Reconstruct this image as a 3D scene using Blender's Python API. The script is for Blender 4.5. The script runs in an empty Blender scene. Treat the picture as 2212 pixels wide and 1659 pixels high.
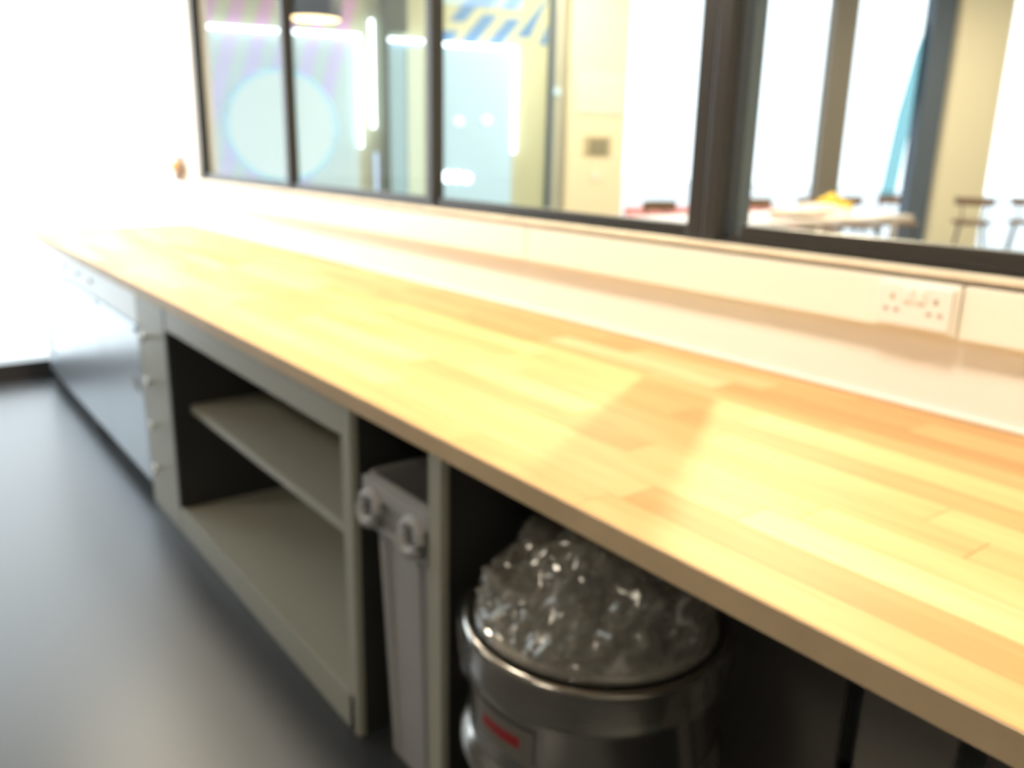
import bpy, bmesh, math, random
from mathutils import Vector, Matrix, noise
random.seed(7)
PI = math.pi
scene = bpy.context.scene
COL = scene.collection

# ---------------------------------------------------------------- camera
R = Matrix(((0.606596165, -0.224750582, 0.762580008),
            (0.794721845, 0.145592766, -0.589253765),
            (0.021408994, 0.963478034, 0.266930202)))
cd = bpy.data.cameras.new('camera')
cam = bpy.data.objects.new('camera', cd); COL.objects.link(cam)
cam.matrix_world = Matrix.Translation((0, 0, 1.4)) @ R.to_4x4()
cd.sensor_width = 36; cd.lens = 1820.35 / 2212 * 36
cd.clip_start = 0.05; cd.clip_end = 200
cd.dof.use_dof = True; cd.dof.focus_distance = 0.47; cd.dof.aperture_fstop = 5.2
scene.camera = cam

# ---------------------------------------------------------------- world, exposure
vs = scene.view_settings
scene.display_settings.display_device = 'sRGB'
vs.view_transform = 'Standard'; vs.look = 'None'; vs.gamma = 1; vs.exposure = 0.0
vs.use_curve_mapping = False
w = bpy.data.worlds.new('overcast_sky'); scene.world = w; w.use_nodes = True
bg = w.node_tree.nodes['Background']
bg.inputs[0].default_value = (0.86, 0.94, 1.0, 1); bg.inputs[1].default_value = 4.7

WARM = (1.0, 0.885, 0.71)

def area_light(name, loc, size, power, color=WARM, spread=PI, target=None, size_y=None, portal=False):
    l = bpy.data.lights.new(name, 'AREA'); l.energy = power; l.color = color
    if size_y: l.shape = 'RECTANGLE'; l.size = size; l.size_y = size_y
    else: l.shape = 'DISK'; l.size = size
    l.spread = spread
    if portal: l.cycles.is_portal = True
    o = bpy.data.objects.new(name, l); COL.objects.link(o); o.location = loc
    if target is not None:
        d = Vector(target) - Vector(loc)
        o.rotation_euler = d.to_track_quat('-Z', 'Y').to_euler()
    return o

# daylight portals in the planes of the real windows
area_light('portal_end_window', (-5.9, 0.30, 1.45), 2.9, 1, target=(0, 0.30, 1.45), size_y=2.7, portal=True)
# ceiling downlights above the worktop (housings are built further down)
DOWN = [(-5.0, 0.95), (-3.6, 0.95), (-2.2, 0.95), (-0.8, 0.95), (0.6, 0.95)]
for (x, y), pw in zip(DOWN, (34, 27, 21, 17.5, 17.5)):
    area_light('downlight_glow', (x, y, 2.655), 0.30, pw, spread=2.6)
# unseen fill lights added to brighten the kitchen fronts and the lobby
KITCHEN_FILL_PANELS = [(-4.0, -1.3), (-0.8, -1.3)]
for x, y in KITCHEN_FILL_PANELS:
    area_light('kitchen_fill_light', (x, y, 2.64), 0.56, 9, color=(1, 0.93, 0.82), size_y=0.56)
# lobby pendant that throws the shadow of the glazing post on the worktop
area_light('lobby_pendant_glow', (-2.25, 3.15, 2.86), 0.10, 42, color=(1.0, 0.82, 0.52), target=(-1.2, 1.5, 0.9), spread=2.2)
for x, y in [(-5.6, 5.2), (-3.4, 6.4), (-3.2, 9.6)]:
    area_light('lobby_fill_light', (x, y, 3.44), 0.9, 88, color=(1.0, 0.86, 0.62), size_y=0.9)  # fill light added to brighten the lobby, no fitting built

# ---------------------------------------------------------------- materials
def mat(name, base, rough=0.5, metal=0.0, spec=0.5, emit=None, estr=0.0, bump=0.0, scale=30.0, vary=0.0, coat=0.0, stretch=None):
    m = bpy.data.materials.new(name); m.use_nodes = True
    nt = m.node_tree; b = nt.nodes['Principled BSDF']
    b.inputs['Base Color'].default_value = (*base, 1); b.inputs['Roughness'].default_value = rough
    b.inputs['Metallic'].default_value = metal; b.inputs['Specular IOR Level'].default_value = spec
    b.inputs['Coat Weight'].default_value = coat
    if emit: b.inputs['Emission Color'].default_value = (*emit, 1); b.inputs['Emission Strength'].default_value = estr
    if bump or vary:
        tc = nt.nodes.new('ShaderNodeTexCoord'); mp = nt.nodes.new('ShaderNodeMapping')
        nt.links.new(tc.outputs['Object'], mp.inputs[0])
        if stretch: mp.inputs['Scale'].default_value = stretch
        n = nt.nodes.new('ShaderNodeTexNoise'); n.inputs['Scale'].default_value = scale; n.inputs['Detail'].default_value = 4
        nt.links.new(mp.outputs[0], n.inputs['Vector'])
        if bump:
            bp = nt.nodes.new('ShaderNodeBump'); bp.inputs['Strength'].default_value = bump; bp.inputs['Distance'].default_value = 0.01
            nt.links.new(n.outputs['Fac'], bp.inputs['Height']); nt.links.new(bp.outputs[0], b.inputs['Normal'])
        if vary:
            r = nt.nodes.new('ShaderNodeValToRGB')
            r.color_ramp.elements[0].position = 0.3; r.color_ramp.elements[1].position = 0.7
            r.color_ramp.elements[0].color = (*[c * (1 - vary) for c in base], 1)
            r.color_ramp.elements[1].color = (*[min(1, c * (1 + vary)) for c in base], 1)
            nt.links.new(n.outputs['Fac'], r.inputs[0]); nt.links.new(r.outputs[0], b.inputs['Base Color'])
    return m

def wood_mat():
    m = bpy.data.materials.new('oiled_beech_staves'); m.use_nodes = True
    nt = m.node_tree; b = nt.nodes['Principled BSDF']; N = nt.nodes.new; L = nt.links.new
    oi = N('ShaderNodeObjectInfo'); tc = N('ShaderNodeTexCoord'); mp = N('ShaderNodeMapping')
    mp.inputs['Scale'].default_value = (1.2, 14, 14)
    L(tc.outputs['Object'], mp.inputs[0])
    cr = N('ShaderNodeValToRGB'); e = cr.color_ramp.elements
    e[0].position = 0; e[0].color = (0.538, 0.299, 0.120, 1)
    e[1].position = 1; e[1].color = (0.706, 0.548, 0.296, 1)
    a = e.new(0.35); a.color = (0.638, 0.407, 0.180, 1)
    a = e.new(0.75); a.color = (0.655, 0.448, 0.212, 1)
    L(oi.outputs['Random'], cr.inputs[0])
    n = N('ShaderNodeTexNoise'); n.inputs['Scale'].default_value = 3; n.inputs['Detail'].default_value = 5
    add = N('ShaderNodeVectorMath'); add.operation = 'ADD'
    cb = N('ShaderNodeCombineXYZ'); mul = N('ShaderNodeMath'); mul.operation = 'MULTIPLY'; mul.inputs[1].default_value = 37
    L(oi.outputs['Random'], mul.inputs[0]); L(mul.outputs[0], cb.inputs[0]); L(mul.outputs[0], cb.inputs[1])
    L(mp.outputs[0], add.inputs[0]); L(cb.outputs[0], add.inputs[1]); L(add.outputs[0], n.inputs['Vector'])
    r2 = N('ShaderNodeValToRGB'); r2.color_ramp.elements[0].position = 0.3; r2.color_ramp.elements[0].color = (0.86, 0.82, 0.76, 1)
    r2.color_ramp.elements[1].position = 0.65; r2.color_ramp.elements[1].color = (1, 1, 1, 1)
    L(n.outputs['Fac'], r2.inputs[0])
    mx = N('ShaderNodeMixRGB'); mx.blend_type = 'MULTIPLY'; mx.inputs[0].default_value = 1
    L(cr.outputs[0], mx.inputs[1]); L(r2.outputs[0], mx.inputs[2]); L(mx.outputs[0], b.inputs['Base Color'])
    b.inputs['Roughness'].default_value = 0.5; b.inputs['Specular IOR Level'].default_value = 0.28
    return m

def clear_mat(name, tint=(1, 1, 1), gloss=0.08, rough=0.02, body=None, bodyfac=0.0, glow=None):
    """thin clear sheet: mostly transparent, a share of gloss, optionally a milky body"""
    m = bpy.data.materials.new(name); m.use_nodes = True
    nt = m.node_tree; nt.nodes.clear(); N = nt.nodes.new; L = nt.links.new
    out = N('ShaderNodeOutputMaterial'); t = N('ShaderNodeBsdfTransparent'); t.inputs[0].default_value = (*tint, 1)
    g = N('ShaderNodeBsdfGlossy'); g.inputs['Roughness'].default_value = rough
    fr = N('ShaderNodeFresnel'); fr.inputs[0].default_value = 1.45
    ad = N('ShaderNodeMath'); ad.operation = 'MULTIPLY'; ad.inputs[1].default_value = gloss / 0.04
    geo = N('ShaderNodeNewGeometry'); inv = N('ShaderNodeMath'); inv.operation = 'SUBTRACT'; inv.inputs[0].default_value = 1
    L(geo.outputs['Backfacing'], inv.inputs[1]); fm = N('ShaderNodeMath'); fm.operation = 'MULTIPLY'
    L(fr.outputs[0], fm.inputs[0]); L(inv.outputs[0], fm.inputs[1])
    L(fm.outputs[0], ad.inputs[0]); ad.use_clamp = True
    mx = N('ShaderNodeMixShader'); L(ad.outputs[0], mx.inputs[0]); L(t.outputs[0], mx.inputs[1]); L(g.outputs[0], mx.inputs[2])
    last = mx
    if body:
        d = N('ShaderNodeBsdfDiffuse'); d.inputs[0].default_value = (*body, 1)
        tl = N('ShaderNodeBsdfTranslucent'); tl.inputs[0].default_value = (*body, 1)
        a = N('ShaderNodeMixShader'); a.inputs[0].default_value = 0.5; L(d.outputs[0], a.inputs[1]); L(tl.outputs[0], a.inputs[2])
        m2 = N('ShaderNodeMixShader'); m2.inputs[0].default_value = bodyfac
        L(mx.outputs[0], m2.inputs[1]); L(a.outputs[0], m2.inputs[2]); last = m2
    if glow:
        e = N('ShaderNodeEmission'); e.inputs[0].default_value = (*glow, 1); e.inputs[1].default_value = 1.0
        a2 = N('ShaderNodeAddShader'); L(last.outputs[0], a2.inputs[0]); L(e.outputs[0], a2.inputs[1]); last = a2
    L(last.outputs[0], out.inputs[0])
    return m

M = dict(
    wall=mat('white_emulsion', (0.86, 0.82, 0.76), 0.6, bump=0.04, scale=80),
    darkwall=mat('grey_rear_wall', (0.22, 0.22, 0.21), 0.7, bump=0.03, scale=50),
    wall_low=mat('white_wall_board', (0.88, 0.88, 0.86), 0.35, bump=0.02, scale=60),
    ceiling=mat('ceiling_paint', (0.8, 0.79, 0.76), 0.8, bump=0.03, scale=60),
    floor=mat('dark_grey_vinyl', (0.042, 0.045, 0.050), 0.33, spec=0.5, bump=0.06, scale=140, vary=0.12),
    lobby_floor=mat('pale_polished_floor', (0.62, 0.64, 0.6), 0.25, bump=0.02, scale=20, vary=0.05),
    ground=mat('pale_paving', (0.6, 0.6, 0.6), 0.8, bump=0.1, scale=12, vary=0.1),
    wood=wood_mat(),
    woodedge=mat('worktop_core', (0.66, 0.50, 0.31), 0.5, vary=0.08, scale=8),
    cab=mat('olive_grey_laminate', (0.42, 0.42, 0.355), 0.42, bump=0.02, scale=90),
    cab_in=mat('shade_tinted_carcass', (0.035, 0.035, 0.033), 0.5, bump=0.02, scale=90),  # interior shade put into the colour of the carcass boards
    under=mat('charcoal_panel', (0.16, 0.145, 0.135), 0.45, bump=0.03, scale=50),
    knob=mat('satin_chrome', (0.75, 0.75, 0.72), 0.22, metal=1.0, bump=0.02, scale=200),
    steel=mat('brushed_stainless', (0.56, 0.60, 0.64), 0.30, metal=0.85, bump=0.03, scale=60, stretch=(1, 1, 0.03)),
    steel_dark=mat('dark_steel', (0.20, 0.23, 0.26), 0.4, metal=0.6, bump=0.03, scale=80),  # darker steel tone for buttons, slats and one stile
    panelw=mat('control_fascia', (0.80, 0.84, 0.86), 0.3, bump=0.01, scale=60),
    display=mat('dark_display', (0.05, 0.06, 0.09), 0.2, bump=0.01, scale=60),
    binp=mat('grey_moulded_plastic', (0.43, 0.43, 0.44), 0.45, bump=0.05, scale=180),
    drum=mat('polished_dark_steel', (0.42, 0.40, 0.37), 0.17, metal=0.95, bump=0.03, scale=14),
    drum_in=mat('drum_inside', (0.06, 0.06, 0.06), 0.5, bump=0.02, scale=30),
    film=clear_mat('clear_bin_liner', (0.90, 0.90, 0.88), 0.17, 0.11, (0.84, 0.81, 0.75), 0.22),
    film2=clear_mat('clear_liner_skirt', (0.95, 0.95, 0.94), 0.04, 0.10, (0.6, 0.58, 0.54), 0.05),
    glass=clear_mat('window_glass', (0.97, 0.99, 0.99), 0.012, 0.0),
    dim_glass=clear_mat('daylight_dimming_glass', (0.70, 0.71, 0.71), 0.012, 0.0),  # grey tint added to dim the daylight through the lobby windows
    frame=mat('black_powder_coat', (0.035, 0.033, 0.032), 0.32, bump=0.02, scale=120),
    plastic=mat('cream_trunking_plastic', (0.90, 0.89, 0.82), 0.3, bump=0.01, scale=60),
    plasticw=mat('white_socket_plastic', (0.88, 0.87, 0.84), 0.25, bump=0.01, scale=60),
    hole=mat('dark_pin_slot', (0.30, 0.22, 0.15), 0.6, bump=0.01, scale=60),
    seal=mat('silicone_bead', (0.86, 0.84, 0.78), 0.3, bump=0.02, scale=60),
    sill=mat('cream_sill', (0.84, 0.76, 0.62), 0.4, vary=0.1, scale=10),
    olive=mat('pale_olive_wall', (0.52, 0.55, 0.40), 0.6, bump=0.03, scale=50),
    cream=mat('cream_column_paint', (0.86, 0.76, 0.56), 0.6, bump=0.03, scale=50),
    mural_p=mat('lilac_paint', (0.62, 0.38, 0.60), 0.6, bump=0.02, scale=50),
    mural_b=mat('blue_paint', (0.12, 0.26, 0.52), 0.5, bump=0.02, scale=50),
    led=mat('led_strip', (1, 1, 1), 0.5, emit=(0.80, 0.93, 1.0), estr=4.5, bump=0.01, scale=50),
    led_mid=mat('soft_led_spot', (0.8, 0.85, 0.9), 0.5, emit=(0.8, 0.92, 1.0), estr=0.45, bump=0.01, scale=50),
    led_soft=mat('dim_led_strip', (0.5, 0.6, 0.8), 0.5, emit=(0.5, 0.65, 0.95), estr=1.0, bump=0.01, scale=50),
    lampglow=mat('lamp_diffuser', (1, 1, 1), 0.5, emit=(1.0, 0.66, 0.30), estr=4, bump=0.01, scale=50),
    spotglow=mat('downlight_lens', (1, 1, 1), 0.5, emit=(1.0, 0.85, 0.62), estr=12, bump=0.01, scale=50),
    backlit=mat('backlit_blue_glass', (0.36, 0.50, 0.62), 0.12, emit=(0.55, 0.86, 1.0), estr=0.36, bump=0.01, scale=3),
    backlit2=mat('backlit_mint_glass', (0.6, 0.72, 0.66), 0.12, emit=(0.75, 1.0, 0.9), estr=0.16, bump=0.01, scale=3),
    disc=mat('backlit_round_glass', (0.56, 0.76, 0.92), 0.15, emit=(0.75, 0.95, 1.0), estr=0.30, bump=0.01, scale=3),
    discrim=mat('cyan_rim', (0.35, 0.66, 0.85), 0.3, emit=(0.45, 0.8, 1.0), estr=0.35, bump=0.01, scale=30),
    bluepanel=mat('steel_blue_panel', (0.40, 0.64, 0.86), 0.35, bump=0.01, scale=30),
    bluepost=mat('steel_blue_post', (0.06, 0.10, 0.17), 0.35, bump=0.01, scale=60),
    greypost=mat('grey_green_post', (0.11, 0.13, 0.11), 0.4, bump=0.02, scale=60),
    taupe=mat('taupe_column', (0.20, 0.175, 0.145), 0.6, bump=0.03, scale=40),
    slate=mat('slate_blue_column', (0.10, 0.125, 0.165), 0.6, bump=0.03, scale=40),
    black=mat('black_shade', (0.012, 0.012, 0.018), 0.35, bump=0.02, scale=60),
    stoolwood=mat('brown_wood', (0.20, 0.12, 0.075), 0.45, vary=0.12, scale=14),
    stoolmetal=mat('dark_metal_leg', (0.10, 0.095, 0.10), 0.4, metal=0.4, bump=0.02, scale=80),
    shell=mat('pale_cream_shell', (0.82, 0.72, 0.64), 0.4, bump=0.01, scale=60),
    table=mat('pale_pink_laminate', (0.84, 0.72, 0.66), 0.3, bump=0.01, scale=60),
    pink=mat('pink_upholstery', (0.85, 0.38, 0.42), 0.7, bump=0.06, scale=120),
    yellow=mat('yellow_cloth', (0.90, 0.62, 0.08), 0.7, bump=0.06, scale=60),
    orange=mat('orange_cap', (0.90, 0.42, 0.03), 0.4, bump=0.02, scale=60),
    jar=mat('brown_jar', (0.22, 0.14, 0.09), 0.3, bump=0.02, scale=60),
    red=mat('red_print', (0.30, 0.015, 0.02), 0.4, bump=0.01, scale=60),
    labelw=mat('grey_label', (0.17, 0.16, 0.15), 0.4, bump=0.01, scale=60),
    film_blue=clear_mat('pale_blue_window_film', (0.44, 0.60, 0.62), 0.02, 0.05),
    grey=mat('grey_plate', (0.30, 0.28, 0.26), 0.4, bump=0.02, scale=60),
)

# ---------------------------------------------------------------- mesh helpers
def bm_box(bm, x0, x1, y0, y1, z0, z1, bevel=0.0):
    vs_ = [bm.verts.new((x, y, z)) for x in (x0, x1) for y in (y0, y1) for z in (z0, z1)]
    idx = ((0, 1, 3, 2), (4, 6, 7, 5), (0, 4, 5, 1), (2, 3, 7, 6), (0, 2, 6, 4), (1, 5, 7, 3))
    fs = [bm.faces.new([vs_[i] for i in f]) for f in idx]
    if bevel:
        es = list({e for f in fs for e in f.edges})
        bmesh.ops.bevel(bm, geom=es, offset=bevel, segments=2, profile=0.6, affect='EDGES')

def bm_tube(bm, p0, p1, r0, r1=None, n=12, caps=True):
    p0 = Vector(p0); p1 = Vector(p1); r1 = r0 if r1 is None else r1
    d = (p1 - p0).normalized(); a = d.orthogonal().normalized(); b = d.cross(a)
    A = []; B = []
    for i in range(n):
        t = 2 * PI * i / n; v = a * math.cos(t) + b * math.sin(t)
        A.append(bm.verts.new(p0 + v * r0)); B.append(bm.verts.new(p1 + v * r1))
    for i in range(n):
        bm.faces.new((A[i], A[(i + 1) % n], B[(i + 1) % n], B[i]))
    if caps: bm.faces.new(A[::-1]); bm.faces.new(B)

def bm_path(bm, pts, r, n=8, closed=False):
    """round bar along a polyline"""
    pts = [Vector(p) for p in pts]; rings = []
    m = len(pts)
    for i, p in enumerate(pts):
        if closed: d = pts[(i + 1) % m] - pts[i - 1]
        else: d = pts[min(i + 1, m - 1)] - pts[max(i - 1, 0)]
        d.normalize()
        up = Vector((0, 0, 1)) if abs(d.z) < 0.95 else Vector((1, 0, 0))
        a = d.cross(up).normalized(); b = d.cross(a)
        rings.append([bm.verts.new(p + (a * math.cos(2 * PI * k / n) + b * math.sin(2 * PI * k / n)) * r) for k in range(n)])
    for i in range(m if closed else m - 1):
        A = rings[i]; B = rings[(i + 1) % m]
        for k in range(n): bm.faces.new((A[k], A[(k + 1) % n], B[(k + 1) % n], B[k]))
    if not closed: bm.faces.new(rings[0][::-1]); bm.faces.new(rings[-1])

def bm_lathe(bm, prof, n=48, closed=False, cx=0, cy=0):
    rings = [[bm.verts.new((cx + r * math.cos(2 * PI * k / n), cy + r * math.sin(2 * PI * k / n), z)) for k in range(n)] for r, z in prof]
    for i in range(len(rings) - 1 if not closed else len(rings)):
        A = rings[i]; B = rings[(i + 1) % len(rings)]
        for k in range(n): bm.faces.new((A[k], A[(k + 1) % n], B[(k + 1) % n], B[k]))
    if not closed: bm.faces.new(rings[0][::-1]); bm.faces.new(rings[-1])

def obj(name, bm, m, parent=None, smooth=False, loc=None):
    bmesh.ops.recalc_face_normals(bm, faces=bm.faces)
    me = bpy.data.meshes.new(name); bm.to_mesh(me); bm.free()
    me.materials.append(m)
    if smooth:
        for p in me.polygons: p.use_smooth = True
        me.set_sharp_from_angle(angle=math.radians(38))
    o = bpy.data.objects.new(name, me); COL.objects.link(o)
    if parent: o.parent = parent
    if loc: o.location = loc
    return o

def box(name, x0, x1, y0, y1, z0, z1, m, parent=None, bevel=0.0):
    bm = bmesh.new(); cx, cy = (x0 + x1) / 2, (y0 + y1) / 2
    bm_box(bm, x0 - cx, x1 - cx, y0 - cy, y1 - cy, 0, z1 - z0, bevel)
    return obj(name, bm, m, parent, smooth=False, loc=(cx, cy, z0))

def boxes(name, lst, m, parent=None, bevel=0.0):
    bm = bmesh.new()
    for b in lst: bm_box(bm, *b, bevel)
    return obj(name, bm, m, parent)

def tag(o, label, cat, group=None):
    o['label'] = label; o['category'] = cat
    if group: o['group'] = group
    return o

def thing(name, label, cat, loc=(0, 0, 0), rz=0.0, group=None):
    o = bpy.data.objects.new(name, None); COL.objects.link(o); o.empty_display_size = 0.1
    o.location = loc; o.rotation_euler = (0, 0, rz)
    return tag(o, label, cat, group)

def structure(o): o['kind'] = 'structure'; return o

def sroot(name, loc=(0, 0, 0), rz=0):
    o = bpy.data.objects.new(name, None); COL.objects.link(o); o.location = loc; o.rotation_euler = (0, 0, rz)
    o['kind'] = 'structure'; return o

def dup(root, loc, rz, label, group):
    r = root.copy(); COL.objects.link(r); r.location = loc; r.rotation_euler = (0, 0, rz)
    r['label'] = label; r['group'] = group
    for ch in root.children:
        c = ch.copy(); COL.objects.link(c); c.parent = r
        for g in ch.children:
            d = g.copy(); COL.objects.link(d); d.parent = c
    return r

# ================================================================ THE SETTING
KX0, KX1, KY0, YW = -5.78, 2.4, -2.8, 1.70      # kitchen extents, glazed wall plane
# kitchen floor, ceilings, walls
structure(box('floor', KX0 - 0.1, KX1, KY0, YW + 0.12, -0.1, 0.0, M['floor']))
structure(box('ceiling', KX0 - 0.1, KX1, KY0, YW + 0.12, 2.70, 2.8, M['ceiling']))
structure(box('wall_rear', KX0 - 0.1, KX1 + 0.1, KY0 - 0.1, KY0, 0, 2.7, M['darkwall']))
structure(box('wall_right', KX1, KX1 + 0.1, KY0, 14.2, 0, 3.5, M['wall']))
# glazed wall: low wall, left pier and head
wb = sroot('wall_back', (0, 0, 0))
box('low_wall', KX0, KX1, YW, YW + 0.12, 0, 1.175, M['wall_low'], wb)
box('pier', KX0, -5.385, YW, YW + 0.12, 1.175, 2.7, M['wall'], wb)
box('head', KX0, KX1, YW, YW + 0.12, 2.46, 2.7, M['wall'], wb)
box('pier', 0.9, KX1, YW, YW + 0.12, 1.175, 2.46, M['wall'], wb)
box('upper_wall', KX0 - 0.1, KX1, YW, YW + 0.12, 2.81, 3.5, M['wall'], wb)
# narrow pine sill board
sl = structure(box('trim_1', -5.75, 0.9, 1.668, 1.695, 1.178, 1.192, M['sill'], bevel=0.003))
structure(box('trim_2', -5.75, 1.3, 1.692, 1.70, 0.9005, 0.908, M['seal'], bevel=0.002))

# end wall: full height glazing with a black bottom rail
ew = sroot('window_1')
EY = -1.1
box('bottom_rail', KX0 - 0.05, KX0 + 0.10, EY, 1.70, 0, 0.11, M['frame'], ew, 0.004)
box('top_rail', KX0 - 0.05, KX0 + 0.02, EY, 1.70, 2.62, 2.70, M['frame'], ew, 0.004)
box('stile', KX0 - 0.05, KX0 + 0.02, EY, EY + 0.05, 0.11, 2.62, M['frame'], ew, 0.004)
box('pane', KX0 - 0.022, KX0 - 0.014, EY + 0.05, 1.70, 0.11, 2.62, M['glass'], ew)
structure(box('wall_end', KX0 - 0.1, KX0, KY0, EY, 0, 2.7, M['darkwall']))
structure(box('ground', -40, KX0 - 0.1, -30, 40, -0.16, -0.06, M['ground']))

# interior glazing: black frame on two tracks
gz = sroot('window_2')
ZB, ZT = 1.192, 2.46
box('bottom_track', -5.385, 0.9, 1.70, 1.80, ZB - 0.004, ZB + 0.008, M['frame'], gz)
box('bottom_rail', -5.345, -1.475, 1.715, 1.755, ZB + 0.008, ZB + 0.034, M['frame'], gz, 0.003)
box('bottom_rail', -1.31, 0.9, 1.70, 1.745, ZB + 0.008, ZB + 0.046, M['frame'], gz, 0.004)
box('track_rib', -1.33, 0.9, 1.697, 1.703, ZB + 0.010, ZB + 0.022, M['frame'], gz)
box('top_rail', -5.385, 0.9, 1.70, 1.76, ZT - 0.05, ZT, M['frame'], gz, 0.003)
for x in (-5.345, -4.05, -2.75):
    box('stile', x, x + 0.042, 1.70, 1.752, ZB + 0.008, ZT - 0.05, M['frame'], gz, 0.003)
box('stile', -1.475, -1.425, 1.695, 1.735, ZB - 0.006, ZT, M['frame'], gz, 0.004)
box('stile', -1.420, -1.375, 1.69, 1.73, ZB - 0.002, ZT, M['frame'], gz, 0.004)
box('stile', -1.400, -1.352, 1.745, 1.79, ZB + 0.008, ZT, M['steel_dark'], gz, 0.004)
for x0, x1, y in ((-5.303, -4.05, 1.735), (-4.008, -2.75, 1.735), (-2.708, -1.475, 1.735), (-1.352, 0.9, 1.72)):
    box('pane', x0, x1, y, y + 0.006, ZB + 0.03, ZT - 0.045, M['glass'], gz)

# ---------------------------------------------------------------- lobby shell
K = 1.114
DW = Vector((0.3035, 0.9528, 0)); ANG = math.atan2(DW.y, DW.x)
FO = Vector((-7.5075, 3.540, 0))           # origin of the lobby facade
NX = Vector((-0.9528, 0.3035, 0))          # facade normal, pointing outside
def fp(s, n=0.0, z=0.0): return tuple(FO + DW * s + NX * n + Vector((0, 0, z)))
def zz(z): return 1.4 + (z - 1.4) * K
# objects in facade coordinates: local x = along, local y = towards the outside
def fbox(name, s0, s1, n0, n1, z0, z1, m, parent, bevel=0.0):
    bm = bmesh.new(); cx, cy = (s0 + s1) / 2, (n0 + n1) / 2
    bm_box(bm, s0 - cx, s1 - cx, n0 - cy, n1 - cy, 0, z1 - z0, bevel)
    if parent is not None: return obj(name, bm, m, parent, loc=(cx, cy, z0))
    o = obj(name, bm, m, None, loc=fp(cx, cy, z0)); o.rotation_euler = (0, 0, ANG); return o
def slab(name, pts, z0, z1, m):
    bm = bmesh.new(); A = [bm.verts.new((x, y, z0)) for x, y in pts]; B = [bm.verts.new((x, y, z1)) for x, y in pts]
    bm.faces.new(A[::-1]); bm.faces.new(B); n_ = len(pts)
    for i in range(n_): bm.faces.new((A[i], A[(i + 1) % n_], B[(i + 1) % n_], B[i]))
    return structure(obj(name, bm, m))
poly = [(-8.06, 1.82), (KX1, 1.82), (KX1, 14.3), (-4.23, 14.3)]
slab('floor_lobby', poly, -0.1, -0.001, M['lobby_floor'])
slab('ceiling_lobby', poly, 3.5, 3.6, M['ceiling'])
structure(box('wall_far', -4.10, KX1, 14.2, 14.3, 0, 3.5, M['olive']))
structure(box('wall_side', -8.05, KX0 - 0.1, 1.74, 1.82, 0, 3.5, M['wall']))
fw = sroot('wall_left', fp(0), ANG)
fbox('wall_panel', -1.78, 2.21, 0.0, 0.15, 0, 3.5, M['olive'], fw)
fbox('column', 2.40, 3.05, -0.10, 0.15, 0, 3.5, M['cream'], fw, 0.01)
fbox('wall_panel', 9.6, 12.0, 0.0, 0.15, 0, 3.5, M['olive'], fw)
fbox('head', 3.05, 9.6, 0.0, 0.15, 3.32, 3.5, M['olive'], fw)
# columns between the lobby windows
c = fbox('column', 5.58, 5.90, -0.02, 0.10, 0, 3.32, M['taupe'], fw, 0.01)
c = fbox('column', 6.93, 7.25, -0.05, 0.10, 0, 3.32, M['slate'], fw, 0.01)
c = fbox('column', 7.27, 8.05, -0.12, 0.15, 0, 3.32, M['cream'], fw, 0.01)
lw = sroot('window_3', fp(0), ANG)
for s0, s1 in ((3.05, 5.58), (5.90, 6.93), (8.05, 9.6)):
    fbox('pane', s0, s1, 0.04, 0.05, 0.08, 3.32, M['dim_glass'], lw)
    fbox('bottom_rail', s0, s1, 0.0, 0.09, 0, 0.08, M['frame'], lw, 0.004)
# pale blue film strips stuck on the middle window
def film(pts, n0=0.031, n1=0.036):
    bm = bmesh.new(); A = [bm.verts.new((s, n0, z)) for s, z in pts]; B = [bm.verts.new((s, n1, z)) for s, z in pts]
    bm.faces.new(A); bm.faces.new(B[::-1]); m_ = len(pts)
    for i in range(m_): bm.faces.new((A[i], A[(i + 1) % m_], B[(i + 1) % m_], B[i]))
    return obj('window_film', bm, M['film_blue'], lw)
film([(6.55, 0.9), (6.78, 0.9), (6.84, 1.5), (6.93, 2.1), (6.93, 2.95), (6.80, 2.6), (6.66, 1.9)])
for s0, s1 in ((3.05, 5.58), (5.90, 6.93), (8.05, 9.6)):
    c_ = Vector(fp((s0 + s1) / 2, 0.25, 1.65))
    a = area_light('portal_lobby_window', tuple(c_), s1 - s0, 1, target=tuple(c_ - NX), size_y=3.3, portal=True)

# ================================================================ WORKTOP
WY0, WY1, WX0, WX1, ZT0 = 0.777, 1.692, -5.66, 1.2, 0.9
wt = thing('worktop', 'long beech butcher-block worktop running under the glazed wall', 'worktop', (0, 0, ZT0 - 0.04))
box('core', WX0 + 0.004, WX1, WY0 + 0.003, WY1, 0.0, 0.026, M['woodedge'], wt).location.z = 0.0
rows = 12; rw = (WY1 - WY0) / rows
stave_meshes = {}
def stave_mesh(L):
    if L not in stave_meshes:
        bm = bmesh.new(); bm_box(bm, -L / 2 + 0.0004, L / 2 - 0.0004, -rw / 2 + 0.0003, rw / 2 - 0.0003, 0, 0.014)
        bmesh.ops.bevel(bm, geom=[e for e in bm.edges if all(v.co.z > 0.01 for v in e.verts)], offset=0.0006, segments=1, affect='EDGES')
        me = bpy.data.meshes.new('stave'); bm.to_mesh(me); bm.free(); me.materials.append(M['wood']); stave_meshes[L] = me
    return stave_meshes[L]
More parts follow.
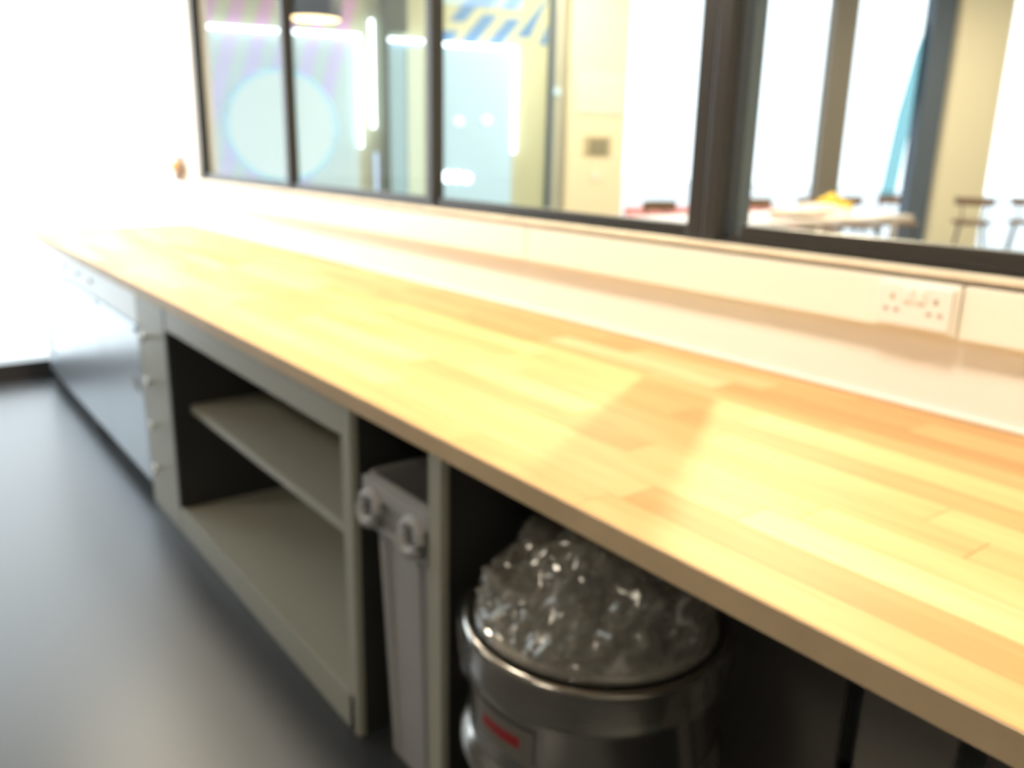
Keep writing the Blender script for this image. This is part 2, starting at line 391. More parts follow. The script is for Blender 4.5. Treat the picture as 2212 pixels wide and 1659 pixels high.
for r in range(rows):
    x = WX0 - random.uniform(0, 0.4)
    y = WY0 + (r + 0.5) * rw
    first = True
    while x < WX1:
        L = random.choice((0.34, 0.42, 0.50, 0.58, 0.66, 0.76))
        x1 = x + L
        if first:
            L = round(x1 - WX0, 2); x1 = WX0 + L; xs = WX0; first = False
            if L < 0.15: x = x1 - 0.2 if L < 0.1 else x1; first = True; continue
        else: xs = x
        if x1 > WX1 or WX1 - x1 < 0.12: L = round(WX1 - xs, 2)
        if L <= 0.02: break
        o = bpy.data.objects.new('stave', stave_mesh(L)); COL.objects.link(o); o.parent = wt
        o.location = (xs + L / 2, y, 0.026)
        x = xs + L
# front lipping below the staves so that the edge reads as one board
box('front_edge', WX0, WX1, WY0 - 0.0015, WY0 + 0.004, 0.0, 0.0385, M['woodedge'], wt, 0.001)

# ================================================================ TRUNKING + SOCKET
tr = thing('dado_trunking', 'cream plastic dado trunking along the wall just below the glazing', 'trunking', (0, 0, 1.062))
for x0, x1 in ((-5.74, -4.40), (-4.398, -2.110), (-2.104, -0.752), (-0.748, 1.1)):
    box('cover', x0, x1, 1.672, 1.699, 0.0, 0.106, M['plastic'], tr, 0.004)
so = thing('double_socket', 'white double wall socket with two switches on the trunking at the right', 'socket', (-0.838, 1.6705, 1.072))
bm = bmesh.new(); bm_box(bm, -0.076, 0.076, -0.009, 0.0, 0.0, 0.086, 0.003); obj('faceplate', bm, M['plasticw'], so)
for sx in (-0.013, 0.013):
    bm = bmesh.new(); bm_box(bm, sx - 0.008, sx + 0.008, -0.013, -0.008, 0.052, 0.078, 0.002); obj('switch', bm, M['plasticw'], so)
for sx in (-0.045, 0.045):
    for dx, dz, ww, hh in ((0, 0.058, 0.004, 0.009), (-0.011, 0.032, 0.007, 0.004), (0.011, 0.032, 0.007, 0.004)):
        bm = bmesh.new(); bm_box(bm, sx + dx - ww / 2 - .001, sx + dx + ww / 2 + .001, -0.0098, -0.0085, dz - hh / 2 - .001, dz + hh / 2 + .001); obj('pin_slot', bm, M['hole'], so)

# ================================================================ CABINETS UNDER THE WORKTOP
CY = 0.797; ZC = 0.859
# open shelf unit
su = thing('shelf_unit', 'olive grey open base unit with one middle shelf', 'cabinet', (-2.31, 0, 0))
def sb(name, x0, x1, y0, y1, z0, z1, m, bev=0.0015): return box(name, x0 + 2.31, x1 + 2.31, y0, y1, z0, z1, m, su, bev)
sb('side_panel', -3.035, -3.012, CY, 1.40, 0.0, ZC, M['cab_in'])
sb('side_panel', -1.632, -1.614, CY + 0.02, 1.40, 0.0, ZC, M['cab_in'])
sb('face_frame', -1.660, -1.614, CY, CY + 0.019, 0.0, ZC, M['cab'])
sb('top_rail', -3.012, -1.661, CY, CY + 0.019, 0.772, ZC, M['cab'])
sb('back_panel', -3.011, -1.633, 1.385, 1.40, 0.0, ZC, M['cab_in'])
sb('shelf', -3.011, -1.633, 0.86, 1.384, 0.462, 0.490, M['cab'])
sb('bottom_shelf', -3.011, -1.633, CY + 0.02, 1.384, 0.078, 0.096, M['cab'])
sb('plinth', -3.03, -1.633, CY, CY + 0.019, 0.0, 0.100, M['cab'])

# drawer unit
dr = thing('drawer_unit', 'narrow pale olive four drawer unit with round knobs', 'cabinet', (-3.215, CY, 0))
bm = bmesh.new(); bm_box(bm, -0.172, 0.178, 0.021, 0.60, 0.0, ZC); obj('carcass', bm, M['cab'], dr)
bm = bmesh.new(); bm_box(bm, -0.172, 0.178, 0.0, 0.020, 0.80, ZC, 0.001); obj('top_rail', bm, M['cab'], dr)
bm = bmesh.new(); bm_box(bm, -0.172, 0.178, 0.0, 0.020, 0.0, 0.120, 0.001); obj('plinth', bm, M['cab'], dr)
for z0 in (0.1215, 0.2915, 0.4615, 0.6315):
    d = box('drawer', -0.1715, 0.1775, 0.0, 0.020, z0, z0 + 0.1675, M['cab'], dr, 0.0015)
    bm = bmesh.new(); cz = 0.0835
    prof = [(0.007, 0), (0.007, 0.022), (0.010, 0.026), (0.018, 0.029), (0.020, 0.034), (0.018, 0.039), (0.010, 0.041), (0.008, 0.038), (0.001, 0.037)]
    bm_lathe(bm, prof, 20)
    bmesh.ops.rotate(bm, verts=bm.verts, cent=(0, 0, 0), matrix=Matrix.Rotation(PI / 2, 3, 'X'))
    k = obj('knob', bm, M['knob'], d, True, (0.02, -0.010, cz))

# stainless counter fridge
FX0, FX1 = -5.585, -3.395
fr = thing('undercounter_fridge', 'long stainless steel undercounter fridge at the window end of the worktop', 'fridge', (FX0, CY, 0))
Lf = FX1 - FX0
def fb(name, x0, x1, y0, y1, z0, z1, m, bev=0.002, p=fr): 
    bm = bmesh.new(); bm_box(bm, x0, x1, y0, y1, z0, z1, bev); return obj(name, bm, m, p)
fb('body', 0.0, Lf, 0.022, 0.66, 0.07, 0.85, M['steel'])
fb('kick_plate', 0.02, Lf - 0.02, 0.06, 0.08, 0.0, 0.07, M['under'])
for x in (0.07, 1.1, Lf - 0.07):
    bm = bmesh.new(); bm_tube(bm, (x, 0.04, 0.0), (x, 0.04, 0.072), 0.018); obj('foot', bm, M['frame'], fr)
cp = fb('control_panel', 0.0, Lf, 0.0, 0.0215, 0.725, 0.85, M['panelw'])
bm = bmesh.new(); bm_box(bm, 0.25, 0.34, -0.004, 0.001, 0.755, 0.80, 0.002); obj('display', bm, M['display'], cp)
for x in (0.85, 1.15, 1.42):
    bm = bmesh.new(); bm_tube(bm, (x, -0.006, 0.79), (x, 0.002, 0.79), 0.012, n=16); obj('button', bm, M['steel_dark'], cp)
vg = fb('vent_grille', 0.0, 0.22, 0.004, 0.0215, 0.075, 0.722, M['steel'])
for i in range(9):
    z = 0.13 + i * 0.06
    bm = bmesh.new(); bm_box(bm, 0.03, 0.19, -0.004, 0.005, z, z + 0.022, 0.002); obj('slat', bm, M['steel_dark'], vg)
for i, (x0, x1) in enumerate(((0.223, 0.874), (0.877, 1.53), (1.533, Lf))):
    d = fb('door', x0, x1, 0.0, 0.0215, 0.075, 0.718, M['steel'], 0.004)
    bm = bmesh.new(); bm_box(bm, x0 + 0.02, x1 - 0.02, -0.010, 0.001, 0.690, 0.712, 0.004); obj('handle', bm, M['steel'], d)
    bm = bmesh.new(); bm_box(bm, x1 - 0.14, x1 - 0.05, -0.0025, 0.0005, 0.44, 0.50, 0.001)
    if i == 2: obj('grey_patch', bm, M['grey'], d)  # small grey plate on the last door only
    else: bm.free()

# divider between the slim bin bay and the round bin bay
dv = thing('divider_panel', 'upright olive grey divider between the slim bin and the round bin', 'panel', (-1.265, CY, 0))
bm = bmesh.new(); bm_box(bm, -0.022, 0.022, 0.0, 0.019, 0, ZC, 0.0015); obj('face_strip', bm, M['cab'], dv)
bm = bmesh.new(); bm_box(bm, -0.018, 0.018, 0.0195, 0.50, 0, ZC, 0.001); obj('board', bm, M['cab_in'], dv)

# charcoal back boards behind the round bin
for (x0, x1, lab, mm) in ((-1.235, -0.675, 'charcoal back board directly behind the round bin', 'under'), (-0.640, -0.475, 'lighter charcoal back board right of the round bin, before the black gap', 'grey'),
                      (-0.43, 0.9, 'charcoal back board at the far right under the worktop', 'under')):
    tag(box('back_board', x0, x1, 1.30, 1.318, 0, ZC, M[mm], None, 0.002), lab, 'panel', 'back boards under the worktop')
tag(box('end_panel', 1.12, 1.15, 0.80, 1.69, 0, ZC, M['cab'], None, 0.002), 'olive grey end panel carrying the right end of the worktop', 'panel')

# ================================================================ SLIM BIN
sbn = thing('slim_bin', 'slim rectangular grey plastic bin with looped handles between the shelf unit and divider', 'bin', (-1.437, 0.815, 0))
def taper(bm, x0, x1, y0, y1, z0, X0, X1, Y0, Y1, z1):
    a = [bm.verts.new(p) for p in ((x0, y0, z0), (x1, y0, z0), (x1, y1, z0), (x0, y1, z0))]
    b = [bm.verts.new(p) for p in ((X0, Y0, z1), (X1, Y0, z1), (X1, Y1, z1), (X0, Y1, z1))]
    return a, b
bm = bmesh.new()
wt_, wb_ = 0.132, 0.105; D = 0.50
# outer shell and inner wall
levels = [(wb_, 0.03, D - 0.03, 0.0), (wt_ - 0.006, 0.012, D - 0.01, 0.60), (wt_, 0.004, D, 0.605), (wt_ + 0.006, 0.0, D + 0.004, 0.705), (wt_ + 0.006, 0.0, D + 0.004, 0.712),
          (wt_ - 0.004, 0.010, D - 0.006, 0.712), (wt_ - 0.012, 0.018, D - 0.016, 0.60), (wb_ - 0.008, 0.04, D - 0.04, 0.02)]
rings = []
for hw, y0, y1, z in levels:
    rr = 0.018; pts = []
    for (cx, cy, a0) in ((hw - rr, y0 + rr, -PI / 2), (hw - rr, y1 - rr, 0), (-hw + rr, y1 - rr, PI / 2), (-hw + rr, y0 + rr, PI)):
        for k in range(5):
            t = a0 + k * PI / 8; pts.append((cx + rr * math.cos(t), cy + rr * math.sin(t), z))
    rings.append([bm.verts.new(p) for p in pts])
nn = len(rings[0])
for A, B in zip(rings, rings[1:]):
    for k in range(nn): bm.faces.new((A[k], A[(k + 1) % nn], B[(k + 1) % nn], B[k]))
bm.faces.new(rings[0][::-1]); bm.faces.new(rings[-1])
obj('body', bm, M['binp'], sbn, True)
# raised ribs on the narrow front face
for x in (-0.072, 0.072):
    bm = bmesh.new(); bm_path(bm, [(x * 0.82, 0.030, 0.03), (x, 0.010, 0.57)], 0.0075, 8); obj('rib', bm, M['binp'], sbn, True)
# handle: front flange with two rounded loops and a recess between them
hp = boxes('handle_plate', [(-0.136, 0.136, -0.012, 0.006, 0.668, 0.706), (-0.128, 0.128, -0.012, 0.006, 0.592, 0.610), (-0.128, -0.112, -0.006, 0.006, 0.58, 0.67), (0.112, 0.128, -0.006, 0.006, 0.58, 0.67)], M['binp'], sbn, 0.004)
for x in (-0.088, 0.088):
    bm = bmesh.new()
    pts = [(x + 0.034 * math.cos(t), -0.012 - 0.016 * (0.5 - 0.5 * math.sin(t)), 0.645 + 0.030 * math.sin(t)) for t in [2 * PI * i / 20 for i in range(20)]]
    bm_path(bm, pts, 0.0135, 10, closed=True); obj('handle_loop', bm, M['binp'], sbn, True)

# ================================================================ ROUND STEEL BIN
RBX, RBY, RR = -0.992, 0.972, 0.243
rb = thing('round_bin', 'round polished steel bin with clear liner under the worktop', 'bin', (RBX, RBY, 0))
bm = bmesh.new()
prof = [(0.200, 0.012), (0.215, 0.02), (0.224, 0.25), (0.228, 0.315), (0.241, 0.322), (0.247, 0.336), (0.246, 0.352), (0.238, 0.366), (0.230, 0.376), (0.230, 0.49), (0.2325, 0.496), (0.2325, 0.504), (0.230, 0.51), (0.231, 0.570),
        (0.225, 0.570), (0.222, 0.40), (0.212, 0.03), (0.19, 0.022)]
bm_lathe(bm, prof, 72); obj('body', bm, M['drum'], rb, True)
bm = bmesh.new(); pts = [(0.234 * math.cos(t), 0.234 * math.sin(t), 0.577) for t in [2 * PI * i / 72 for i in range(72)]]
bm_path(bm, pts, 0.0095, 10, closed=True); obj('rim', bm, M['drum'], rb, True)
bm = bmesh.new(); bm_lathe(bm, [(0.205, 0.0), (0.214, 0.003), (0.216, 0.018), (0.205, 0.021), (0.19, 0.011)], 60); obj('base_ring', bm, M['frame'], rb, True)
# label with red print, wrapped on the body at the left front
def wrap_patch(a0, a1, z0, z1, rad, th, tilt=0.0, n=10):
    bm = bmesh.new(); g = []
    for j in (0, 1):
        for rr_ in (rad, rad + th):
            g.append([bm.verts.new((rr_ * math.cos(a0 + (a1 - a0) * i / n), rr_ * math.sin(a0 + (a1 - a0) * i / n), (z0 if j == 0 else z1) + tilt * i / n)) for i in range(n + 1)])
    A, B, Cc, Dd = g
    for i in range(n):
        bm.faces.new((B[i], B[i + 1], Dd[i + 1], Dd[i])); bm.faces.new((A[i + 1], A[i], Cc[i], Cc[i + 1]))
        bm.faces.new((Cc[i], Dd[i], Dd[i + 1], Cc[i + 1])); bm.faces.new((B[i], A[i], A[i + 1], B[i + 1]))
    bm.faces.new((A[0], B[0], Dd[0], Cc[0])); bm.faces.new((B[n], A[n], Cc[n], Dd[n]))
    return bm
lb = obj('label', wrap_patch(math.radians(256), math.radians(293), 0.412, 0.478, 0.2312, 0.0008), M['labelw'], rb, True)
obj('red_print', wrap_patch(math.radians(263), math.radians(286), 0.438, 0.458, 0.2322, 0.0006), M['red'], lb, True)

# clear plastic liner: crumpled film rising out of the bin and folded over the rim
ln = tag(bpy.data.objects.new('bin_liner', None), 'crumpled clear plastic liner bulging out of the round steel bin', 'liner'); COL.objects.link(ln)
ln.location = (RBX, RBY, 0)
def crumple(p, amp, f):
    v = noise.noise_vector(Vector(p) * f) + 0.6 * noise.noise_vector(Vector(p) * f * 2.7) + 0.35 * noise.noise_vector(Vector(p) * f * 6.1)
    return v * amp
def ridge(p, f):
    return 1 - 2 * abs(noise.noise(Vector(p) * f))
bm = bmesh.new(); n = 150; NR = 34; rings = []
for i in range(NR):
    u = i / (NR - 1)                      # 0 at the rim, 1 at the crest
    r = 0.218 * (1 - u) ** 0.75 + 0.004
    ring = []
    for k in range(n):
        t = 2 * PI * k / n
        x = r * math.cos(t); y = r * math.sin(t)
        h = 0.205 * (1 - math.exp(-3.6 * u)) / (1 - math.exp(-3.6))
        side = 0.5 + 0.5 * math.cos(t - math.radians(85))       # full towards the back left, slack at the front right
        h *= 0.50 + 0.50 * side if u < 0.6 else 0.50 + 0.50 * side * (1 - u) / 0.4 + 0.45 * (u - 0.6) / 0.4
        p = Vector((x, y, 0.575 + h))
        dirn = Vector((x * 0.9, y * 0.9, 0.09 + h)).normalized()
        a_ = min(1, u * 7)
        q = Vector((x, y, h))
        rd_ = lambda f, o: abs(noise.noise((q + Vector((o, o * 2, o * 3))) * f)) ** 0.8
        d = rd_(10, 1.3) * 0.075 * min(1, u * 3 + 0.25) + rd_(21, 4.1) * 0.05 + rd_(44, 7.7) * 0.03 - 0.030
        p += dirn * d * a_
        p.x -= 0.01 * u; p.y += 0.05 * u
        rad_ = math.hypot(p.x, p.y)
        if p.z < 0.62 and rad_ > 0.236: p.x *= 0.236 / rad_; p.y *= 0.236 / rad_
        p.z = max(0.588, min(p.z, 0.846))
        ring.append(bm.verts.new(p))
    rings.append(ring)
for A, B in zip(rings, rings[1:]):
    for k in range(n): bm.faces.new((A[k], A[(k + 1) % n], B[(k + 1) % n], B[k]))
bm.faces.new(rings[-1])
obj('crown', bm, M['film'], ln, True)
bm = bmesh.new(); pts = [(0.214 * math.cos(t), 0.214 * math.sin(t), 0.595) for t in [2 * PI * i / 72 for i in range(72)]]
bm_path(bm, pts, 0.007, 8, closed=True); obj('rolled_edge', bm, M['film'], ln, True)
# inner crumpled folds
n = 96
bm = bmesh.new(); rings = []
for i in range(11):
    r = 0.21 - 0.018 * i; z = 0.585 + 0.016 * i
    ring = []
    for k in range(n):
        t = 2 * PI * k / n; p = Vector((r * math.cos(t), r * math.sin(t), z)); p += crumple(p + Vector((3, 1, 2)), 0.026, 16)
        if math.hypot(p.x, p.y) > 0.215: p.x *= 0.9; p.y *= 0.9
        ring.append(bm.verts.new(p))
    rings.append(ring)
for A, B in zip(rings, rings[1:]):
    for k in range(n): bm.faces.new((A[k], A[(k + 1) % n], B[(k + 1) % n], B[k]))
bm.faces.new(rings[-1])
obj('inner_folds', bm, M['film'], ln, True)
# skirt folded down outside
bm = bmesh.new(); rings = []
for i in range(8):
    z = 0.590 - i * 0.011
    ring = []
    for k in range(n):
        t = 2 * PI * k / n
        r = 0.2500 + 0.0022 * math.sin(17 * t + i * 0.4) + 0.0016 * math.sin(29 * t - i * 0.8)
        ring.append(bm.verts.new((r * math.cos(t), r * math.sin(t), z + 0.004 * math.sin(5 * t))))
    rings.append(ring)
for A, B in zip(rings, rings[1:]):
    for k in range(n): bm.faces.new((A[k], A[(k + 1) % n], B[(k + 1) % n], B[k]))
obj('folded_skirt', bm, M['film2'], ln, True)

# ================================================================ SMALL THINGS ON THE SILL
jr = thing('small_jar', 'small brown jar at the left end of the sill', 'jar', (-5.62, 1.668, 1.168))
bm = bmesh.new(); bm_lathe(bm, [(0.020, 0.0), (0.024, 0.004), (0.024, 0.10), (0.015, 0.125), (0.015, 0.14)], 20); obj('body', bm, M['jar'], jr, True)
bm = bmesh.new(); bm_lathe(bm, [(0.017, 0.1405), (0.017, 0.155), (0.014, 0.158)], 20); obj('cap', bm, M['black'], jr, True)
oc = thing('orange_knob', 'small round orange ball at the left end of the sill beside the jar', 'ball', (-5.705, 1.668, 1.168))
bm = bmesh.new(); bm_lathe(bm, [(0.016, 0.0), (0.018, 0.05), (0.014, 0.056)], 16); obj('stem', bm, M['jar'], oc, True)
bm = bmesh.new(); bmesh.ops.create_uvsphere(bm, u_segments=20, v_segments=12, radius=0.036); obj('cap', bm, M['orange'], oc, True, (0, 0, 0.090))

# ================================================================ CEILING LIGHT HOUSINGS
for i, (x, y) in enumerate(DOWN):
    t = thing('downlight', 'round white recessed downlight, ' + ('nearest the end window', 'second from the end window', 'third from the end window', 'over the round bin', 'nearest the right wall')[i], 'ceiling light', (x, y, 2.66), group='downlights above the worktop')
    bm = bmesh.new(); bm_lathe(bm, [(0.155, 0.0), (0.175, 0.0), (0.178, 0.006), (0.174, 0.04), (0.155, 0.04)], 28, closed=True); obj('ring', bm, M['plasticw'], t, True)
    bm = bmesh.new(); bm_lathe(bm, [(0.154, 0.012), (0.154, 0.039)], 24); obj('lens', bm, M['spotglow'], t, True)
for x, y in KITCHEN_FILL_PANELS:  # housings for the added fill lights, out of view
    t = thing('fill_panel', 'added square fill light panel, unseen behind the photographer', 'ceiling light', (x, y, 2.65), group='added kitchen fill panels')
    bm = bmesh.new(); bm_box(bm, -0.3, 0.3, -0.3, 0.3, 0.012, 0.05, 0.003); obj('frame', bm, M['plasticw'], t)
    bm = bmesh.new(); bm_box(bm, -0.27, 0.27, -0.27, 0.27, 0.0, 0.0115); obj('diffuser', bm, M['spotglow'], t)

def pendant(loc, ztop, label, power=None):
    t = thing('pendant_lamp', label, 'lamp', loc, group=None)
    bm = bmesh.new(); bm_lathe(bm, [(0.178, 0.0), (0.178, 0.26), (0.15, 0.30), (0.03, 0.33), (0.03, 0.32), (0.14, 0.288), (0.170, 0.255), (0.172, 0.0)], 40, closed=True); obj('shade', bm, M['black'], t, True)
    bm = bmesh.new(); bm_lathe(bm, [(0.171, 0.004), (0.171, 0.016)], 40); obj('diffuser', bm, M['lampglow'], t, True)
    bm = bmesh.new(); bm_tube(bm, (0, 0, 0.325), (0, 0, ztop - loc[2]), 0.005, n=8); obj('cord', bm, M['black'], t)
    return t
pendant((-5.53, 2.57, 2.20), 3.5, 'black pendant lamp with glowing underside seen through the second pane from the left')
pendant((-2.25, 3.15, 2.89), 3.5, 'black lobby pendant lamp above the picture, facing the worktop')

# ================================================================ LOBBY: FACADE THINGS
def fthing(name, label, cat, s, n=0.0, z=0.0, group=None): return thing(name, label, cat, fp(s, n, z), ANG, group)
def lb_(root, name, s0, s1, n0, n1, z0, z1, m, bev=0.0):
    bm = bmesh.new(); bm_box(bm, s0, s1, n0, n1, z0, z1, bev); return obj(name, bm, m, root)

# lilac striped mural painted on the wall: flat paint fields
mu = fthing('striped_mural', 'slanting lilac stripes painted on the lobby wall', 'mural', 0)
def para(name, s0, wd, z0, z1, slope, m, root, n0=-0.006, n1=-0.0005, lo=-9, hi=9):
    bm = bmesh.new(); P_ = []
    for s, z in ((s0, z0), (s0 + wd, z0), (s0 + wd + slope * (z1 - z0), z1), (s0 + slope * (z1 - z0), z1)): P_.append((min(max(s, lo), hi), z))
    A = [bm.verts.new((s, n0, z)) for s, z in P_]; B = [bm.verts.new((s, n1, z)) for s, z in P_]
    bm.faces.new(A); bm.faces.new(B[::-1])
    for i in range(4): bm.faces.new((A[i], A[(i + 1) % 4], B[(i + 1) % 4], B[i]))
    return obj(name, bm, m, root)
for i in range(7):
    para('stripe', -1.72 + i * 0.235, 0.115, 0.9, 3.3, 0.30, M['mural_p'], mu)
# LED framed glass panels
def led_panel(name, label, s0, s1, zt, top, side, glass, blobs=False):
    t = fthing(name, label, 'glass panel', s0, group='LED edged glass panels')
    wd = s1 - s0
    lb_(t, 'glass', 0.0, wd, -0.06, -0.05, 0.25, zt - 0.005, glass)
    if top: lb_(t, 'led_strip', 0.0, wd, -0.085, -0.05, zt, zt + 0.026, M['led'], 0.004)
    if side: lb_(t, 'led_strip', wd + 0.002, wd + 0.027, -0.085, -0.05, zt - 0.95, zt + 0.026, M['led'], 0.004)
    lb_(t, 'bottom_frame', 0.0, wd, -0.08, -0.045, 0.0, 0.245, M['greypost'], 0.004)
    if blobs:
        for s, z, r in blobs:
            bm = bmesh.new(); bm_tube(bm, (s, -0.075, z), (s, -0.0605, z), r, n=20); obj('round_light', bm, M['led_mid'] if z > 1.3 else M['led'], t)
    return t
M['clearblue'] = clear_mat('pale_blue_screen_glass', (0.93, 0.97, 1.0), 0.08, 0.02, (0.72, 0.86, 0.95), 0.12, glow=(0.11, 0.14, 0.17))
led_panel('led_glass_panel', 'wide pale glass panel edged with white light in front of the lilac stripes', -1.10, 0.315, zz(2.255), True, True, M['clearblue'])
led_panel('led_glass_panel', 'narrow blue glass panel with white light along its top beside the grey green post', 0.60, 0.93, zz(2.245), True, False, M['bluepanel'])
led_panel('led_glass_panel', 'pale blue glass panel with white lit top and right edge below the blue stripes', 1.06, 1.825, zz(2.235), True, True, M['backlit'],
          [(0.22, 1.66, 0.045), (0.50, 1.68, 0.045), (0.10, 1.14, 0.05), (0.20, 1.14, 0.05), (0.30, 1.13, 0.045)])
tag(fbox('mint_glass_strip', 0.775, 0.93, -0.075, -0.062, 0.26, zz(2.22), M['backlit2'], None), 'tall mint strip of glass right of the blue glass panel', 'glass panel')
# round disc
rd = fthing('round_disc', 'large round pale blue lit disc in front of the lilac stripes', 'disc', -0.375, -0.09, 1.565)
def disc(bm, r, y0, y1, n=56): bm_tube(bm, (0, y0, 0), (0, y1, 0), r, n=n)
bm = bmesh.new(); disc(bm, 0.455, -0.012, 0.02); obj('face', bm, M['disc'], rd, True)
bm = bmesh.new(); pts = [(0.47 * math.cos(t), 0.004, 0.47 * math.sin(t)) for t in [2 * PI * i / 56 for i in range(56)]]
bm_path(bm, pts, 0.018, 8, closed=True); obj('rim', bm, M['discrim'], rd, True)
# vertical light tubes
for s, z0, z1, m, lab in ((0.455, zz(1.56), zz(2.40), 'led', 'tall bright vertical light tube on the olive wall'), (0.475, 0.7, zz(1.36), 'led_soft', 'dim bluish vertical tube below the bright light tube')):
    t = fthing('light_tube', lab, 'lamp', s, -0.045)
    bm = bmesh.new(); bm_tube(bm, (0, 0, z0), (0, 0, z1), 0.017, n=14); obj('tube', bm, M[m], t, True)
    bm = bmesh.new(); bm_box(bm, -0.008, 0.008, 0.017, 0.044, z0 + 0.05, z1 - 0.05); obj('bracket', bm, M['plasticw'], t)
# grey green post with dark header
gp = fthing('grey_post', 'slim dark grey green post left of the blue glass panel', 'post', 0.545)
lb_(gp, 'upright', 0.0, 0.050, -0.13, -0.002, 0.0, 3.48, M['greypost'], 0.003)
lb_(gp, 'header', 0.052, 0.225, -0.13, -0.002, zz(2.31), 3.48, M['greypost'], 0.003)
# blue diagonal stripes and poster board above the panel
ms = fthing('blue_stripe_mural', 'blue diagonal stripes painted on the wall above the pale blue panel', 'mural', 0)
for s0, z0, z1 in ((1.06, 2.37, 2.47), (1.30, 2.37, 2.64), (1.56, 2.37, 2.62), (1.86, 2.46, 2.84), (1.20, 2.56, 3.0), (1.46, 2.70, 3.0), (1.70, 2.70, 3.0), (2.10, 2.40, 2.60)):
    para('stripe', s0, 0.15, z0, z1, 0.85, M['mural_b'], ms, hi=2.19)
tag(fbox('sign_board', 1.12, 1.92, -0.022, -0.010, 2.70, 3.1, M['clearblue'], None, 0.003), 'pale cyan board hung over the blue diagonal stripes', 'sign')  # board material glows faintly to lighten the stripes behind it
# steel blue post and grey glass beside it
tag(fbox('blue_post', 2.215, 2.255, -0.06, 0.02, 0.0, 3.49, M['bluepost'], None, 0.003), 'thin steel blue upright at the end of the olive wall', 'post')
gg = fthing('side_light', 'narrow grey glazed strip between the steel blue upright and the cream column', 'glass panel', 2.257)
lb_(gg, 'glass', 0.0, 0.14, 0.02, 0.03, 0.0, 3.49, M['grey_glass'] if 'grey_glass' in M else mat('grey_green_glass', (0.50, 0.52, 0.46), 0.2, bump=0.01, scale=20))
bm = bmesh.new(); bm_tube(bm, (0.06, 0.0, 1.98), (0.06, 0.0195, 1.98), 0.035, n=20); obj('wall_light', bm, M['disc'], gg)
# column fittings
cn = -0.10
pa = fthing('notice_panel', 'square pale pink panel on the cream column', 'panel', 2.47, cn)
lb_(pa, 'sheet', 0.0, 0.55, -0.012, -0.001, zz(1.73), zz(2.09), M['shell'], 0.002)
th = fthing('thermostat', 'grey rectangular control plate on the cream column', 'thermostat', 2.60, cn)
lb_(th, 'backplate', -0.02, 0.29, -0.008, -0.0005, zz(1.36), zz(1.545), mat('tan_backplate', (0.55, 0.48, 0.32), 0.5, bump=0.01), 0.002)
lb_(th, 'screen', 0.04, 0.25, -0.02, -0.0085, zz(1.39), zz(1.52), mat('greyish_screen', (0.28, 0.25, 0.18), 0.4, bump=0.01), 0.003)
sw = fthing('wall_switch', 'small round white switch below the thermostat on the cream column', 'switch', 2.73, cn, 1.17)
bm = bmesh.new(); bm_box(bm, -0.06, 0.06, -0.006, -0.0005, -0.06, 0.06, 0.002); obj('plate', bm, M['cream'], sw)
bm = bmesh.new(); bm_tube(bm, (0, -0.016, 0), (0, -0.0065, 0), 0.035, n=20); obj('button', bm, M['plasticw'], sw)

# ================================================================ LOBBY FURNITURE
tb = thing('long_table', 'long high table with pale pink top behind the right pane', 'table', (-4.18, 5.75, 0))
bm = bmesh.new(); bm_box(bm, -0.42, 0.44, -1.45, 1.45, 0.90, 0.94, 0.006); obj('tabletop', bm, M['table'], tb)
for x in (-0.36, 0.36):
    for y in (-1.3, 1.3):
        bm = bmesh.new(); bm_tube(bm, (x, y, 0), (x, y, 0.899), 0.028, 0.022, 10); obj('leg', bm, M['shell'], tb, True)

def make_stool(label, group, back_mat, back_h=0.97):
    t = thing('bar_stool', label, 'stool', (0, 0, 0), 0, group)
    bm = bmesh.new(); bm_lathe(bm, [(0.05, 0.705), (0.17, 0.708), (0.20, 0.722), (0.208, 0.745), (0.19, 0.760), (0.10, 0.752), (0.02, 0.750)], 28); obj('seat', bm, M['stoolwood'], t, True)
    for sx in (-1, 1):
        for sy in (-1, 1):
            bm = bmesh.new(); bm_tube(bm, (sx * 0.20, sy * 0.20, 0.0), (sx * 0.115, sy * 0.115, 0.726), 0.014, 0.016, 10); obj('leg', bm, M['stoolmetal'], t, True)
    bm = bmesh.new(); q = 0.176; bm_path(bm, [(q, q, 0.22), (-q, q, 0.22), (-q, -q, 0.22), (q, -q, 0.22)], 0.009, 8, closed=True); obj('foot_ring', bm, M['stoolmetal'], t, True)
    # curved back rail on two uprights (towards -x)
    bm = bmesh.new(); n_ = 14; th_ = 0.011
    A = []
    for i in range(n_ + 1):
        a = PI - 1.05 + 2.1 * i / n_
        for (r_, z_) in ((0.205, back_h - 0.045), (0.205 + 2 * th_, back_h - 0.045), (0.215 + 2 * th_, back_h + 0.04), (0.215, back_h + 0.04)):
            A.append(bm.verts.new((r_ * math.cos(a), r_ * math.sin(a), z_)))
    for i in range(n_):
        for k in range(4): bm.faces.new((A[4 * i + k], A[4 * i + (k + 1) % 4], A[4 * i + 4 + (k + 1) % 4], A[4 * i + 4 + k]))
    bm.faces.new(A[:4]); bm.faces.new(A[-4:][::-1])
    obj('backrest', bm, M[back_mat], t, True)
    for s in (-1, 1):
        a = PI + s * 0.62
        bm = bmesh.new(); bm_tube(bm, (0.165 * math.cos(a), 0.165 * math.sin(a), 0.74), (0.216 * math.cos(a), 0.216 * math.sin(a), back_h - 0.012), 0.008, n=8); obj('back_support', bm, M['stoolmetal'], t, True)
    return t
G1 = 'bar stools in a row behind the pale table'
s0 = make_stool('bar stool behind the pale table, seen left of the thick black post', G1, 'stoolwood')
s0.location = (-4.93, 5.45, 0)
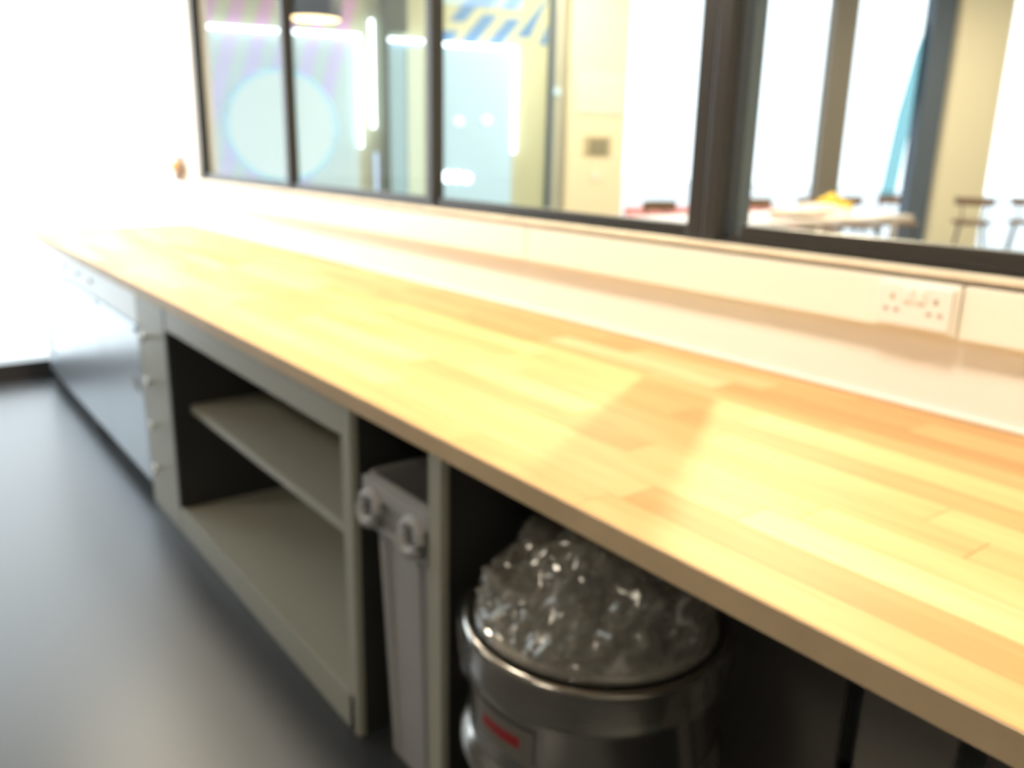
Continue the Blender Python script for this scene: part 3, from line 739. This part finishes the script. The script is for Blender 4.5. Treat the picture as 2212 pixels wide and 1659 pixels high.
for (y, lab) in ((6.12, 'bar stool behind the pale table, first to the right of the thick black post'),
                 (6.80, 'bar stool behind the pale table in front of the first bright window'), (7.48, 'bar stool behind the pale table in front of the taupe column'),
                 (8.20, 'bar stool beyond the pale table near the yellow cloth'), (8.95, 'bar stool beyond the pale table in front of the slate blue column')):
    dup(s0, (-4.93 if y < 7 else -4.82, y, 0), 0, lab, G1)
G3 = 'dark bar stools by the right hand window'
a0 = dup(s0, (-4.49, 9.93, 0), math.radians(90 + 25), 'dark brown bar stool standing before the wide cream column', G3)
dup(s0, (-4.20, 10.65, 0), math.radians(90 + 25), 'dark brown bar stool cut by the right edge, before the bright window', G3)
# yellow crumpled cloth on the table
bm = bmesh.new(); bmesh.ops.create_icosphere(bm, subdivisions=3, radius=1.0)
for v in bm.verts:
    d = noise.noise(v.co * 2.1) * 0.35
    v.co = Vector((v.co.x * 0.10 * (1 + d), v.co.y * 0.20 * (1 + d), max(0, (v.co.z + 0.2) * 0.085 * (1 + d)) + (0.06 if v.co.y < -0.2 and v.co.z > 0.2 else 0)))
tag(obj('yellow_cloth', bm, M['yellow'], None, True, (-4.32, 6.92, 0.9405)), 'crumpled yellow cloth lying on the long pale table', 'cloth')
bm = bmesh.new(); bmesh.ops.create_icosphere(bm, subdivisions=3, radius=1.0)
for v in bm.verts:
    d = noise.noise(v.co * 1.7 + Vector((3, 4, 5))) * 0.4
    v.co = Vector((v.co.x * 0.20 * (1 + d), v.co.y * 0.42 * (1 + d), max(0, (v.co.z + 0.25) * 0.075 * (1 + d))))
tag(obj('pale_cloth', bm, M['shell'], None, True, (-4.05, 6.15, 0.9405)), 'crumpled pale cream cloth on the table left of the yellow cloth', 'cloth')
# pink bench below the first window
pb = fthing('pink_bench', 'pink upholstered bench below the bright window beside the cream column', 'bench', 3.10, -0.55)
lb_(pb, 'backrest', 0.0, 2.2, 0.38, 0.50, 0.32, 0.86, M['pink'], 0.02)
lb_(pb, 'seat', 0.0, 2.2, 0.0, 0.379, 0.32, 0.46, M['pink'], 0.02)
for x in (0.1, 2.1): lb_(pb, 'leg', x - 0.03, x + 0.03, 0.05, 0.40, 0.0, 0.319, M['stoolwood'], 0.004)
